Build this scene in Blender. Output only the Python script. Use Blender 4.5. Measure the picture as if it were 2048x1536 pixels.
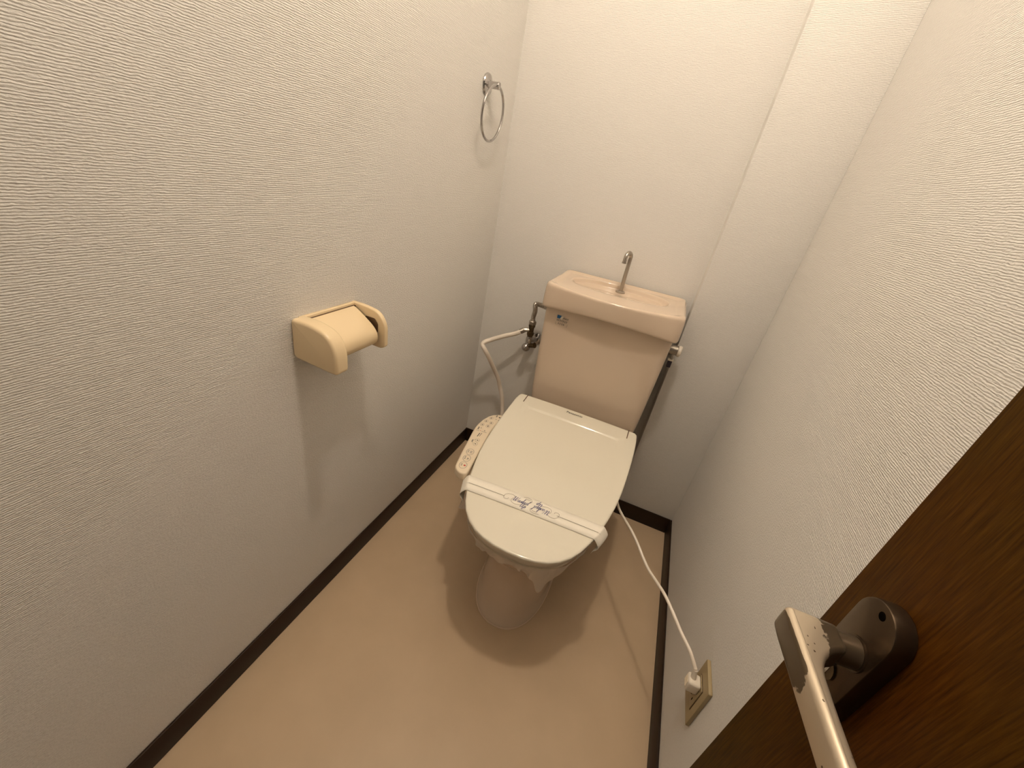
import bpy, bmesh, math, random
from mathutils import Vector, Matrix, noise

for o in list(bpy.data.objects):
    bpy.data.objects.remove(o, do_unlink=True)
scene = bpy.context.scene
COL = scene.collection
random.seed(4)

# ------------------------------------------------------------------ camera
CAM = Vector((0.61617, 0.0, 1.15))
FPX = 807.13
RW = Matrix(((0.91169362, 0.31880118, -0.25919213),      # rows: world x, y, z in
             (0.37288682, -0.37708836, 0.84779702),      # camera axes (right, down, forward)
             (0.17254036, -0.86958046, -0.46266581)))
cd = bpy.data.cameras.new('camera')
cd.sensor_width = 36.0
cd.lens = FPX / 2048 * 36.0
cd.clip_start = 0.01
cam = bpy.data.objects.new('camera', cd)
COL.objects.link(cam)
m4 = Matrix.Identity(4)
for i in range(3):
    m4[i][0] = RW[i][0]; m4[i][1] = -RW[i][1]; m4[i][2] = -RW[i][2]; m4[i][3] = CAM[i]
cam.matrix_world = m4
scene.camera = cam

# ------------------------------------------------------------------ light and exposure
LAMP_POS = (0.475, 0.495, 2.325)
LAMP_RADIUS = 0.042
LAMP_COLOR = (1.0, 0.87, 0.72)
LAMP_STRENGTH = 424.0
w = bpy.data.worlds.new('world'); scene.world = w; w.use_nodes = True
w.node_tree.nodes['Background'].inputs[0].default_value = (1.0, 0.86, 0.68, 1)
w.node_tree.nodes['Background'].inputs[1].default_value = 0.10
scene.view_settings.view_transform = 'Standard'
scene.view_settings.look = 'None'
scene.view_settings.gamma = 1.0
scene.view_settings.use_curve_mapping = False
scene.view_settings.exposure = 0.0

# room (metres)
W = 0.947          # width
YB = 1.4387        # back wall
YS = 1.365         # boxed-out part of the back wall
XS = 0.728         # left edge of the boxed-out part
YF = -0.26         # front wall, door side
HC = 2.42
BBH = 0.069        # baseboard height

# ------------------------------------------------------------------ materials
def mat(name, color, rough=0.5, metal=0.0, **kw):
    m = bpy.data.materials.new(name); m.use_nodes = True
    b = m.node_tree.nodes['Principled BSDF']
    b.inputs['Base Color'].default_value = (*color, 1)
    b.inputs['Roughness'].default_value = rough
    b.inputs['Metallic'].default_value = metal
    for k, v in kw.items():
        b.inputs[k.replace('_', ' ')].default_value = v
    return m

def nd(m, t, **kw):
    n = m.node_tree.nodes.new(t)
    for k, v in kw.items(): setattr(n, k, v)
    return n

def lk(m, a, b): m.node_tree.links.new(a, b)

def bump(m, height, strength, dist):
    n = nd(m, 'ShaderNodeBump')
    n.inputs['Strength'].default_value = strength
    n.inputs['Distance'].default_value = dist
    lk(m, height, n.inputs['Height'])
    lk(m, n.outputs[0], m.node_tree.nodes['Principled BSDF'].inputs['Normal'])

def noise_tex(m, scale, detail=3.0, stretch=(1, 1, 1), rough=0.5, coord='Object'):
    tc = nd(m, 'ShaderNodeTexCoord'); mp = nd(m, 'ShaderNodeMapping')
    mp.inputs['Scale'].default_value = stretch
    lk(m, tc.outputs[coord], mp.inputs[0])
    t = nd(m, 'ShaderNodeTexNoise')
    t.inputs['Scale'].default_value = scale; t.inputs['Detail'].default_value = detail
    t.inputs['Roughness'].default_value = rough
    lk(m, mp.outputs[0], t.inputs['Vector'])
    return t

def ramp(m, src, stops):
    r = nd(m, 'ShaderNodeValToRGB'); lk(m, src, r.inputs[0])
    e = r.color_ramp.elements
    while len(e) < len(stops): e.new(0.5)
    for i, (p, c) in enumerate(stops):
        e[i].position = p; e[i].color = (*c, 1)
    return r

M = {}
def wallpaper():
    m = mat('ribbed_wallpaper', (0.765, 0.74, 0.70), 0.85)
    tc = nd(m, 'ShaderNodeTexCoord'); mp = nd(m, 'ShaderNodeMapping')
    mp.inputs['Scale'].default_value = (0.30, 0.30, 1.0)
    lk(m, tc.outputs['Object'], mp.inputs[0])
    wv = nd(m, 'ShaderNodeTexWave', wave_type='BANDS', bands_direction='Z', wave_profile='SIN')
    wv.inputs['Scale'].default_value = 106.0
    wv.inputs['Distortion'].default_value = 5.5
    wv.inputs['Detail'].default_value = 4.0
    wv.inputs['Detail Scale'].default_value = 2.2
    wv.inputs['Detail Roughness'].default_value = 0.6
    lk(m, mp.outputs[0], wv.inputs['Vector'])
    t = noise_tex(m, 380, 2.0, (0.6, 0.6, 1.0))
    mx = nd(m, 'ShaderNodeMath', operation='MULTIPLY_ADD')
    wm = nd(m, 'ShaderNodeMath', operation='MULTIPLY'); lk(m, wv.outputs['Fac'], wm.inputs[0]); wm.inputs[1].default_value = 0.72
    lk(m, t.outputs['Fac'], mx.inputs[0]); mx.inputs[1].default_value = 1.5
    lk(m, wm.outputs[0], mx.inputs[2])
    bump(m, mx.outputs[0], 0.9, 0.00062)
    return m
M['wall'] = wallpaper()
def vinyl():
    m = mat('beige_vinyl', (0.50, 0.345, 0.215), 0.45)
    t = noise_tex(m, 9, 4)
    r = ramp(m, t.outputs['Fac'], [(0.3, (0.55, 0.405, 0.262)), (0.7, (0.595, 0.44, 0.288))])
    lk(m, r.outputs[0], m.node_tree.nodes['Principled BSDF'].inputs['Base Color'])
    t2 = noise_tex(m, 420, 2)
    bump(m, t2.outputs['Fac'], 0.12, 0.0004)
    return m
M['floor'] = vinyl()
M['base'] = mat('dark_brown_skirting', (0.024, 0.012, 0.006), 0.5, Specular_IOR_Level=0.2)
M['ceil'] = mat('ceiling_paper', (0.80, 0.78, 0.74), 0.9)
M['ceramic'] = mat('pinkish_beige_ceramic', (0.69, 0.555, 0.43), 0.06)
M['seat'] = mat('ivory_plastic', (0.79, 0.735, 0.61), 0.09)
M['panel'] = mat('warm_ivory_plastic', (0.80, 0.68, 0.51), 0.3)
M['holder'] = mat('yellowed_plastic', (0.82, 0.65, 0.41), 0.2)
M['slot'] = mat('dark_slot', (0.10, 0.05, 0.02), 0.6)
M['chrome'] = mat('chrome', (0.48, 0.46, 0.45), 0.14, 1.0)
M['steel'] = mat('dull_steel', (0.46, 0.42, 0.37), 0.33, 1.0)
M['darkmetal'] = mat('aged_dark_metal', (0.13, 0.095, 0.055), 0.38, 1.0)
M['paper'] = mat('white_paper', (0.92, 0.86, 0.75), 0.8)
M['ink'] = mat('blue_grey_ink', (0.15, 0.15, 0.26), 0.7)
M['greyink'] = mat('grey_print', (0.11, 0.10, 0.085), 0.6)
M['greyline'] = mat('grey_line_print', (0.34, 0.29, 0.23), 0.6)
M['red'] = mat('red_print', (0.55, 0.05, 0.04), 0.5)
M['blue'] = mat('blue_print', (0.02, 0.12, 0.30), 0.5)
M['white'] = mat('white_plastic', (0.82, 0.74, 0.63), 0.35)
M['hose'] = mat('off_white_hose', (0.86, 0.77, 0.66), 0.3)
M['outlet'] = mat('yellowed_outlet_plastic', (0.36, 0.28, 0.155), 0.4)
M['outletdark'] = mat('socket_hole', (0.004, 0.003, 0.002), 0.9, Specular_IOR_Level=0.0)
M['purple'] = mat('dark_purple_plastic', (0.035, 0.025, 0.04), 0.4)
M['caulk'] = mat('pale_caulk', (0.76, 0.60, 0.46), 0.5)

def wood():
    m = mat('dark_brown_wood', (0.06, 0.03, 0.012), 0.5, Specular_IOR_Level=0.06)
    t = noise_tex(m, 520, 4, (1, 1, 0.045), 0.65)
    r = ramp(m, t.outputs['Fac'], [(0.28, (0.025, 0.0092, 0.001)), (0.5, (0.059, 0.0255, 0.0025)), (0.72, (0.088, 0.042, 0.005))])
    t2 = noise_tex(m, 7, 2, (1, 1, 0.35))
    r2 = ramp(m, t2.outputs['Fac'], [(0.35, (0.92, 1.05, 1.0)), (0.65, (1.2, 0.9, 0.8))])
    mx = nd(m, 'ShaderNodeMix', data_type='RGBA', blend_type='MULTIPLY')
    mx.inputs[0].default_value = 1.0
    lk(m, r.outputs[0], mx.inputs[6]); lk(m, r2.outputs[0], mx.inputs[7])
    lk(m, mx.outputs[2], m.node_tree.nodes['Principled BSDF'].inputs['Base Color'])
    bump(m, t.outputs['Fac'], 0.25, 0.0006)
    return m
M['wood'] = wood()
M['trim'] = M['wood']
M['bronze'] = mat('bronze_plate', (0.090, 0.060, 0.036), 0.26, 0.8)

def worn_lever():
    # brown lacquer chipped away to pale metal; the lacquer is left at the corner end and on the neck
    m = mat('chipped_lever', (0.5, 0.4, 0.3), 0.3, 0.6)
    b = m.node_tree.nodes['Principled BSDF']
    tc = nd(m, 'ShaderNodeTexCoord')
    sep = nd(m, 'ShaderNodeSeparateXYZ'); lk(m, tc.outputs['Object'], sep.inputs[0])
    def mr(sock, a, c, lo, hi):
        n = nd(m, 'ShaderNodeMapRange'); n.inputs[1].default_value = a; n.inputs[2].default_value = c
        n.inputs[3].default_value = lo; n.inputs[4].default_value = hi
        lk(m, sock, n.inputs[0]); return n.outputs[0]
    def mth(op, a, c):
        n = nd(m, 'ShaderNodeMath', operation=op)
        for i, s in enumerate((a, c)):
            if isinstance(s, float): n.inputs[i].default_value = s
            else: lk(m, s, n.inputs[i])
        return n.outputs[0]
    # object axes: X = along lever towards door edge (0 at edge), Y = off the door, Z = up
    nz = nd(m, 'ShaderNodeTexNoise'); nz.inputs['Scale'].default_value = 95; nz.inputs['Detail'].default_value = 3
    lk(m, tc.outputs['Object'], nz.inputs['Vector'])
    neck = mr(sep.outputs[1], 0.036, 0.050, 1.0, 0.0)                       # lacquer kept near the plate
    corner = mth('MULTIPLY', mr(sep.outputs[1], 0.0668, 0.0676, 0.0, 1.0), mr(sep.outputs[0], -0.125, -0.08, 0.0, 1.0))
    edge = mth('MULTIPLY', mr(sep.outputs[0], -0.0505, -0.0475, 0.0, 1.0), 1.0)
    mask = mth('MAXIMUM', mth('MAXIMUM', neck, corner), edge)
    mask = mth('ADD', mask, mth('MULTIPLY', mth('SUBTRACT', nz.outputs['Fac'], 0.5), 1.1))
    st = mr(mask, 0.46, 0.50, 0.0, 1.0)
    sp = nd(m, 'ShaderNodeTexNoise'); sp.inputs['Scale'].default_value = 210; sp.inputs['Detail'].default_value = 1
    lk(m, tc.outputs['Object'], sp.inputs['Vector'])
    st = mth('MAXIMUM', st, mr(sp.outputs['Fac'], 0.735, 0.75, 0.0, 1.0))
    mx = nd(m, 'ShaderNodeMix', data_type='RGBA')
    lk(m, st, mx.inputs[0])
    mx.inputs[6].default_value = (0.62, 0.52, 0.39, 1); mx.inputs[7].default_value = (0.13, 0.095, 0.06, 1)
    lk(m, mx.outputs[2], b.inputs['Base Color'])
    return m
M['lever'] = worn_lever()

def film():
    m = bpy.data.materials.new('clear_film'); m.use_nodes = True
    nt = m.node_tree; nt.nodes.clear()
    out = nt.nodes.new('ShaderNodeOutputMaterial')
    tr = nt.nodes.new('ShaderNodeBsdfTransparent'); tr.inputs[0].default_value = (0.97, 0.95, 0.92, 1)
    df = nt.nodes.new('ShaderNodeBsdfDiffuse'); df.inputs[0].default_value = (0.93, 0.88, 0.82, 1)
    tl = nt.nodes.new('ShaderNodeBsdfTranslucent'); tl.inputs[0].default_value = (0.93, 0.88, 0.82, 1)
    gl = nt.nodes.new('ShaderNodeBsdfGlossy'); gl.inputs['Roughness'].default_value = 0.15
    a = nt.nodes.new('ShaderNodeMixShader'); a.inputs[0].default_value = 0.5
    nt.links.new(df.outputs[0], a.inputs[1]); nt.links.new(tl.outputs[0], a.inputs[2])
    b = nt.nodes.new('ShaderNodeMixShader'); b.inputs[0].default_value = 0.55
    nt.links.new(tr.outputs[0], b.inputs[1]); nt.links.new(a.outputs[0], b.inputs[2])
    c = nt.nodes.new('ShaderNodeMixShader'); c.inputs[0].default_value = 0.16
    nt.links.new(b.outputs[0], c.inputs[1]); nt.links.new(gl.outputs[0], c.inputs[2])
    nt.links.new(c.outputs[0], out.inputs[0])
    return m
M['film'] = film()
mg = bpy.data.materials.new('lamp_glow'); mg.use_nodes = True
_n = mg.node_tree.nodes; _n.clear()
_e = _n.new('ShaderNodeEmission'); _e.inputs[0].default_value = (*LAMP_COLOR, 1); _e.inputs[1].default_value = LAMP_STRENGTH
_o = _n.new('ShaderNodeOutputMaterial'); mg.node_tree.links.new(_e.outputs[0], _o.inputs[0])
M['glow'] = mg

# ------------------------------------------------------------------ mesh helpers
def finish(name, me, material, parent=None, smooth=True, angle=35):
    me.validate()
    if smooth:
        me.polygons.foreach_set('use_smooth', [True] * len(me.polygons))
        me.set_sharp_from_angle(angle=math.radians(angle))
    if material is not None: me.materials.append(material if not isinstance(material, str) else M[material])
    o = bpy.data.objects.new(name, me)
    COL.objects.link(o)
    if parent is not None: put(o, parent)
    return o

def put(o, parent):
    # geometry is written in world coordinates; the parents carry the offset
    o.parent = parent
    o.matrix_parent_inverse = world_of(parent).inverted()

def world_of(o):
    return o.matrix_basis if o.parent is None else world_of(o.parent) @ o.matrix_parent_inverse @ o.matrix_basis

def from_bm(name, bm, material, parent=None, smooth=True, angle=35):
    bmesh.ops.recalc_face_normals(bm, faces=bm.faces)
    me = bpy.data.meshes.new(name); bm.to_mesh(me); bm.free()
    return finish(name, me, material, parent, smooth, angle)

def box_bm(x0, x1, y0, y1, z0, z1, bevel=0.0, seg=2):
    bm = bmesh.new()
    bmesh.ops.create_cube(bm, size=1.0)
    for v in bm.verts:
        v.co = Vector(((x0 + x1) / 2 + v.co.x * (x1 - x0), (y0 + y1) / 2 + v.co.y * (y1 - y0), (z0 + z1) / 2 + v.co.z * (z1 - z0)))
    if bevel > 0:
        bmesh.ops.bevel(bm, geom=list(bm.edges), offset=bevel, segments=seg, profile=0.5, affect='EDGES')
    return bm

def box(name, x0, x1, y0, y1, z0, z1, material, parent=None, bevel=0.0, seg=2):
    return from_bm(name, box_bm(x0, x1, y0, y1, z0, z1, bevel, seg), material, parent)

def loft_bm(rings, cap0=True, cap1=True, closed=True, bm=None):
    bm = bm or bmesh.new()
    vs = [[bm.verts.new(p) for p in r] for r in rings]
    n = len(rings[0])
    for a, b in zip(vs, vs[1:]):
        for i in range(n if closed else n - 1):
            j = (i + 1) % n
            bm.faces.new((a[i], a[j], b[j], b[i]))
    if cap0: bm.faces.new(vs[0][::-1])
    if cap1: bm.faces.new(vs[-1])
    return bm

def frame_rings(pts, radii, n=12):
    pts = [Vector(p) for p in pts]
    rings = []; up = None
    for i, p in enumerate(pts):
        t = (pts[min(i + 1, len(pts) - 1)] - pts[max(i - 1, 0)]).normalized()
        if up is None:
            up = Vector((0, 0, 1)) if abs(t.z) < 0.9 else Vector((1, 0, 0))
        u = (up - t * up.dot(t)).normalized(); v = t.cross(u); up = u
        r = radii[i] if hasattr(radii, '__len__') else radii
        rings.append([p + (u * math.cos(a) + v * math.sin(a)) * r for a in [2 * math.pi * k / n for k in range(n)]])
    return rings

def smooth_path(pts, per=6):
    pts = [Vector(p) for p in pts]; out = []
    for i in range(len(pts) - 1):
        p0, p1, p2, p3 = pts[max(i - 1, 0)], pts[i], pts[i + 1], pts[min(i + 2, len(pts) - 1)]
        for k in range(per):
            t = k / per
            out.append(0.5 * ((2 * p1) + (p2 - p0) * t + (2 * p0 - 5 * p1 + 4 * p2 - p3) * t * t + (3 * p1 - p0 - 3 * p2 + p3) * t ** 3))
    out.append(pts[-1]); return out

def tube(name, pts, radii, material, parent=None, n=12):
    return from_bm(name, loft_bm(frame_rings(pts, radii, n)), material, parent)

def inset_poly(pts, d):
    n = len(pts); area = sum(pts[i][0] * pts[(i + 1) % n][1] - pts[(i + 1) % n][0] * pts[i][1] for i in range(n))
    sg = 1 if area > 0 else -1
    out = []
    for i in range(n):
        p = Vector(pts[i]); e0 = (p - Vector(pts[i - 1])).normalized(); e1 = (Vector(pts[(i + 1) % n]) - p).normalized()
        n0 = Vector((-e0.y, e0.x)) * sg; n1 = Vector((-e1.y, e1.x)) * sg
        b = n0 + n1
        b = b.normalized() if b.length > 1e-6 else n0
        k = min(1.0 / max(b.dot(n0), 0.35), 2.0)
        q = p + b * d * k
        out.append((q.x, q.y))
    return out

def dedupe(pts, eps=1e-6):
    out = []
    for p in pts:
        if not out or math.hypot(p[0] - out[-1][0], p[1] - out[-1][1]) > eps: out.append(p)
    if math.hypot(out[0][0] - out[-1][0], out[0][1] - out[-1][1]) <= eps: out.pop()
    return out

def prism_bm(outline, fn, lo, hi, bevel=0.0, seg=2, both=True):
    # outline: list of (u, v); fn(u, v, w) -> world point; edges rounded by bevel
    outline = dedupe(outline)
    lv = []
    if bevel > 0:
        up = [(bevel * (1 - math.cos(a)), bevel * (1 - math.sin(a))) for a in [math.pi / 2 * k / seg for k in range(seg + 1)]]   # (inset, depth below cap)
        if both: lv += [(i, lo + d) for i, d in reversed(up)]
        else: lv.append((0.0, lo))
        lv += [(i, hi - d) for i, d in up]
    else:
        lv = [(0.0, lo), (0.0, hi)]
    return loft_bm([[fn(u, v, w_) for u, v in (inset_poly(outline, i) if i else outline)] for i, w_ in lv])

def arc(cx, cy, r, a0, a1, n):
    return [(cx + r * math.cos(math.radians(a0 + (a1 - a0) * k / n)), cy + r * math.sin(math.radians(a0 + (a1 - a0) * k / n))) for k in range(n + 1)]

def round_poly(pts, radii, n=5):
    out = []; N = len(pts)
    for i in range(N):
        p = Vector((*pts[i], 0)); a = Vector((*pts[i - 1], 0)); b = Vector((*pts[(i + 1) % N], 0))
        r = radii[i] if hasattr(radii, '__len__') else radii
        if r <= 0: out.append((p.x, p.y)); continue
        da = (a - p).normalized(); db = (b - p).normalized()
        r = min(r, (a - p).length * 0.49, (b - p).length * 0.49)
        for k in range(n + 1):
            t = k / n
            q = (p + da * r) * (1 - t) ** 2 + p * 2 * t * (1 - t) + (p + db * r) * t * t
            out.append((q.x, q.y))
    return out

def empty(name, loc, label=None, cat=None, group=None):
    o = bpy.data.objects.new(name, None); COL.objects.link(o)
    o.location = loc; o.empty_display_size = 0.05
    tag(o, label, cat, group)
    return o

def tag(o, label=None, cat=None, group=None, kind=None):
    if label: o['label'] = label
    if cat: o['category'] = cat
    if group: o['group'] = group
    if kind: o['kind'] = kind
    return o

def text_mesh(body, size, shear=0.0, bold=0.0):
    cu = bpy.data.curves.new('lettering', 'FONT'); cu.body = body; cu.size = size; cu.shear = shear
    cu.align_x = 'CENTER'; cu.align_y = 'CENTER'; cu.offset = bold; cu.resolution_u = 3
    o = bpy.data.objects.new('lettering', cu); COL.objects.link(o)
    me = bpy.data.meshes.new_from_object(o.evaluated_get(bpy.context.evaluated_depsgraph_get()))
    bpy.data.objects.remove(o, do_unlink=True)
    return me

def place_text(name, body, size, fn, material, parent, shear=0.0, bold=0.0, sx=1.0):
    # fn(u, v) -> world point
    me = text_mesh(body, size, shear, bold)
    for v in me.vertices: v.co = fn(v.co.x * sx, v.co.y)
    me.materials.clear()
    return finish(name, me, material, parent, smooth=False)

def ribbon_bm(pts, width, fn, bm=None, taper=None):
    # flat stroke drawn in (u, v) and mapped by fn
    bm = bm or bmesh.new(); prev = None
    for i, p in enumerate(pts):
        a = pts[max(i - 1, 0)]; b = pts[min(i + 1, len(pts) - 1)]
        dx, dy = b[0] - a[0], b[1] - a[1]; l = math.hypot(dx, dy) or 1
        w_ = width * (taper(i / (len(pts) - 1)) if taper else 1) / 2
        nx, ny = -dy / l * w_, dx / l * w_
        cur = (bm.verts.new(fn(p[0] + nx, p[1] + ny)), bm.verts.new(fn(p[0] - nx, p[1] - ny)))
        if prev: bm.faces.new((prev[0], prev[1], cur[1], cur[0]))
        prev = cur
    return bm

# ------------------------------------------------------------------ the room
T = 0.08
tag(box('floor', -T, W + T, YF - 1.0, YB + T, -0.06, 0.0, 'floor'), kind='structure')
tag(box('ceiling', -T, W + T, YF - 0.08, YB + T, HC, HC + 0.06, 'ceil'), kind='structure')
tag(box('wall_left', -T, 0.0, YF - 0.08, YB + T, 0.0, HC, 'wall'), kind='structure')
tag(box('wall_right', W, W + T, YF - 0.08, YB + T, 0.0, HC, 'wall'), kind='structure')
tag(box('wall_back', 0.0, XS, YB, YB + T, 0.0, HC, 'wall'), kind='structure')
tag(box('wall_back_boxed', XS, W, YS, YB + T, 0.0, HC, 'wall', bevel=0.0015), kind='structure')
OX0, OX1, OZ = 0.30, 0.945, 2.03
tag(box('wall_front_left', 0.0, OX0, YF - 0.08, YF, 0.0, HC, 'wall'), kind='structure')
tag(box('wall_front_top', OX0, W, YF - 0.08, YF, OZ, HC, 'wall'), kind='structure')
tag(box('trim_1', OX0, OX0 + 0.025, YF - 0.09, YF + 0.01, 0.0, OZ, 'trim', bevel=0.002), kind='structure')
tag(box('trim_2', OX0 + 0.025, W, YF - 0.09, YF + 0.01, OZ - 0.025, OZ, 'trim', bevel=0.002), kind='structure')
BT = 0.006
def skirting(name, x0, x1, y0, y1):
    tag(box(name, x0, x1, y0, y1, 0.0, BBH, 'base', bevel=0.0018), kind='structure')
skirting('baseboard_left', 0.0, BT, YF, YB)
skirting('baseboard_back', BT, XS - BT, YB - BT, YB)
skirting('baseboard_side', XS - BT, XS, YS - BT, YB)
skirting('baseboard_back_boxed', XS, W - BT, YS - BT, YS)
skirting('baseboard_right', W - BT, W, YF, YS)

# ------------------------------------------------------------------ ceiling lamp (out of the frame, lights the room)
lamp = empty('ceiling_lamp', (LAMP_POS[0], LAMP_POS[1], HC), 'small round glass globe lamp on the ceiling above the toilet', 'lamp')
from_bm('lamp_base', loft_bm([[(LAMP_POS[0] + r * math.cos(2 * math.pi * k / 24), LAMP_POS[1] + r * math.sin(2 * math.pi * k / 24), z) for k in range(24)]
        for r, z in ((0.05, HC), (0.05, HC - 0.02), (0.03, HC - 0.035), (0.028, LAMP_POS[2] + 0.042))]), 'white', lamp)
bm = bmesh.new(); bmesh.ops.create_uvsphere(bm, u_segments=24, v_segments=14, radius=LAMP_RADIUS)
bmesh.ops.translate(bm, verts=bm.verts, vec=LAMP_POS)
from_bm('globe', bm, 'glow', lamp)

# ------------------------------------------------------------------ toilet: bowl and tank
TC = 0.4975
toilet = empty('toilet', (TC, 1.0, 0.0), 'pinkish beige ceramic toilet with a hand-washing basin on its tank', 'toilet')

def egg(cx, yf, yb, hw, z, n=48, pw=2.3, yc=None):
    # superellipse plan, front at yf, back at yb, widest at yc
    yc = yc if yc is not None else (yf + yb) / 2
    out = []
    for k in range(n):
        a = 2 * math.pi * k / n
        c, s = math.cos(a), math.sin(a)
        x = cx + hw * math.copysign(abs(c) ** (2 / pw), c)
        r = (yb - yc) if s > 0 else (yc - yf)
        y = yc + r * math.copysign(abs(s) ** (2 / pw), s)
        out.append((x, y, z))
    return out

bc = 0.488
secs = [(0.000, 0.702, 1.30, 0.110), (0.012, 0.702, 1.30, 0.110), (0.016, 0.706, 1.30, 0.107), (0.06, 0.714, 1.30, 0.104), (0.13, 0.733, 1.30, 0.101),
        (0.20, 0.728, 1.31, 0.104), (0.25, 0.705, 1.32, 0.120), (0.29, 0.680, 1.34, 0.140), (0.325, 0.652, 1.36, 0.158),
        (0.355, 0.636, 1.38, 0.167), (0.372, 0.632, 1.40, 0.169), (0.379, 0.635, 1.40, 0.167), (0.380, 0.650, 1.39, 0.155)]
rings = [egg(bc + (TC - bc) * min(1, z / 0.3), yf, yb, hw, z, pw=2.25 if z < 0.3 else 2.4, yc=0.90) for z, yf, yb, hw in secs]
from_bm('bowl', loft_bm(rings), 'ceramic', toilet, angle=50)
# thin bead of caulk round the foot
bead = egg(bc, 0.7000, 1.302, 0.1120, 0.0, yc=0.90, pw=2.25)
bead2 = egg(bc, 0.7005, 1.3015, 0.1115, 0.003, yc=0.90, pw=2.25)
bead3 = egg(bc, 0.7020, 1.300, 0.1100, 0.0045, yc=0.90, pw=2.25)
from_bm('caulk_bead', loft_bm([bead, bead2, bead3], False, False), 'caulk', toilet)

# tank body (tapers downwards)
def tank_ring(z, hw, yf, yb, bow, rad, cx=0.503):
    pts = [(cx - hw, yb), (cx - hw, yf)]
    nb = 8
    for k in range(1, nb): 
        t = k / nb
        pts.append((cx - hw + 2 * hw * t, yf - bow * 4 * t * (1 - t)))
    pts += [(cx + hw, yf), (cx + hw, yb)]
    rr = [rad * 0.6, rad] + [0] * (nb - 1) + [rad, rad * 0.6]
    return [(x, y, z) for x, y in round_poly(pts, rr, 6)]
rings = [tank_ring(z, hw, yf, 1.432, bow, 0.03) for z, hw, yf, bow in
         ((0.385, 0.170, 1.235, 0.004), (0.392, 0.178, 1.228, 0.005), (0.42, 0.183, 1.222, 0.006), (0.50, 0.1885, 1.216, 0.007), (0.65, 0.194, 1.208, 0.008), (0.825, 0.1985, 1.201, 0.010))]
tank = from_bm('tank', loft_bm(rings), 'ceramic', toilet, angle=50)
# tank lid with basin
def resample(ring, n=120):
    pts = [Vector(p) for p in ring]; pts.append(pts[0])
    ds = [0.0]
    for a, b in zip(pts, pts[1:]): ds.append(ds[-1] + (b - a).length)
    out = []; k = 0
    for i in range(n):
        d = ds[-1] * i / n
        while ds[k + 1] < d: k += 1
        out.append(pts[k].lerp(pts[k + 1], (d - ds[k]) / max(ds[k + 1] - ds[k], 1e-9)))
    return out
def lift(x, z):        # lower edge of the lid arches up in the middle
    return z + 0.015 * max(0, 1 - ((x - 0.503) / 0.2) ** 2)
def sstep(t):
    t = max(0, min(1, t)); return t * t * (3 - 2 * t)
def dip(x, y):         # front lip is a little lower in the middle
    return 0.0045 * max(0, 1 - ((x - 0.503) / 0.19) ** 2) * sstep((1.26 - y) / 0.10)
lid_rings = []
for z, hw, yf, bow in ((0.802, 0.2025, 1.196, 0.021), (0.7985, 0.2035, 1.193, 0.023), (0.797, 0.2065, 1.189, 0.026), (0.799, 0.2085, 1.187, 0.028), (0.804, 0.2095, 1.186, 0.029),
                       (0.83, 0.2098, 1.186, 0.031), (0.856, 0.2088, 1.186, 0.0325), (0.866, 0.2075, 1.186, 0.033), (0.8705, 0.206, 1.187, 0.034), (0.8735, 0.2035, 1.189, 0.0345), (0.8748, 0.2005, 1.192, 0.0345)):
    rg = resample(tank_ring(z, hw, yf, 1.4335 - max(0, (z - 0.862)) * 0.35, bow, 0.035), 200)
    lid_rings.append([(p.x, p.y, lift(p.x, p.z) if z < 0.81 else p.z - dip(p.x, p.y) * sstep((z - 0.81) / 0.06)) for p in rg])
outer = lid_rings[-1]
cxy = (0.503, 1.31)
def basin(px, py, s):
    depth = 0.0065 * sstep((0.985 - s) / 0.12)
    e = abs((px - 0.50) / 0.162) ** 2.4 + abs((py - 1.330) / 0.083) ** 2.4       # oval dish, steep at the back, running out to the front
    k = sstep((1.0 - e) / (0.16 + 0.8 * sstep((1.36 - py) / 0.08)))
    depth += 0.0150 * k * sstep((py - 1.235) / 0.13)
    return 0.8752 + 0.004 * sstep((py - 1.33) / 0.09) - dip(px, py) - depth
ss = [0.997, 0.993, 0.988] + [0.982 - 0.0085 * q for q in range(95)] + [0.14, 0.08, 0.02]
for s in ss:
    lid_rings.append([(cxy[0] + (x - cxy[0]) * s, cxy[1] + (y - cxy[1]) * s, basin(cxy[0] + (x - cxy[0]) * s, cxy[1] + (y - cxy[1]) * s, s)) for x, y, z in outer])
tl = from_bm('tank_lid', loft_bm(lid_rings), 'ceramic', toilet, angle=60)
# spout
SB = Vector((0.499, 1.385, 0.858))
sp = [SB + Vector((0, 0, z)) for z in (0.0, 0.03, 0.07, 0.108)]
sp += [SB + Vector((-0.006 * (1 - math.cos(a)), -0.016 * (1 - math.cos(a)), 0.112 + 0.015 * math.sin(a))) for a in [math.radians(x) for x in range(10, 181, 17)]]
sp.append(sp[-1] + Vector((0, -0.001, -0.016)))
spout = tube('spout', sp, 0.0062, 'steel', toilet, 14)
from_bm('spout_flange', loft_bm(frame_rings([SB + Vector((0, 0, z)) for z in (-0.006, 0.002, 0.004)], [0.0155, 0.0155, 0.012], 20)), 'steel', spout)
tp = sp[-1]
from_bm('spout_tip', loft_bm(frame_rings([tp + Vector((0, 0, 0.004)), tp + Vector((0, 0, -0.001))], 0.0072, 14)), 'steel', spout)
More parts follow.
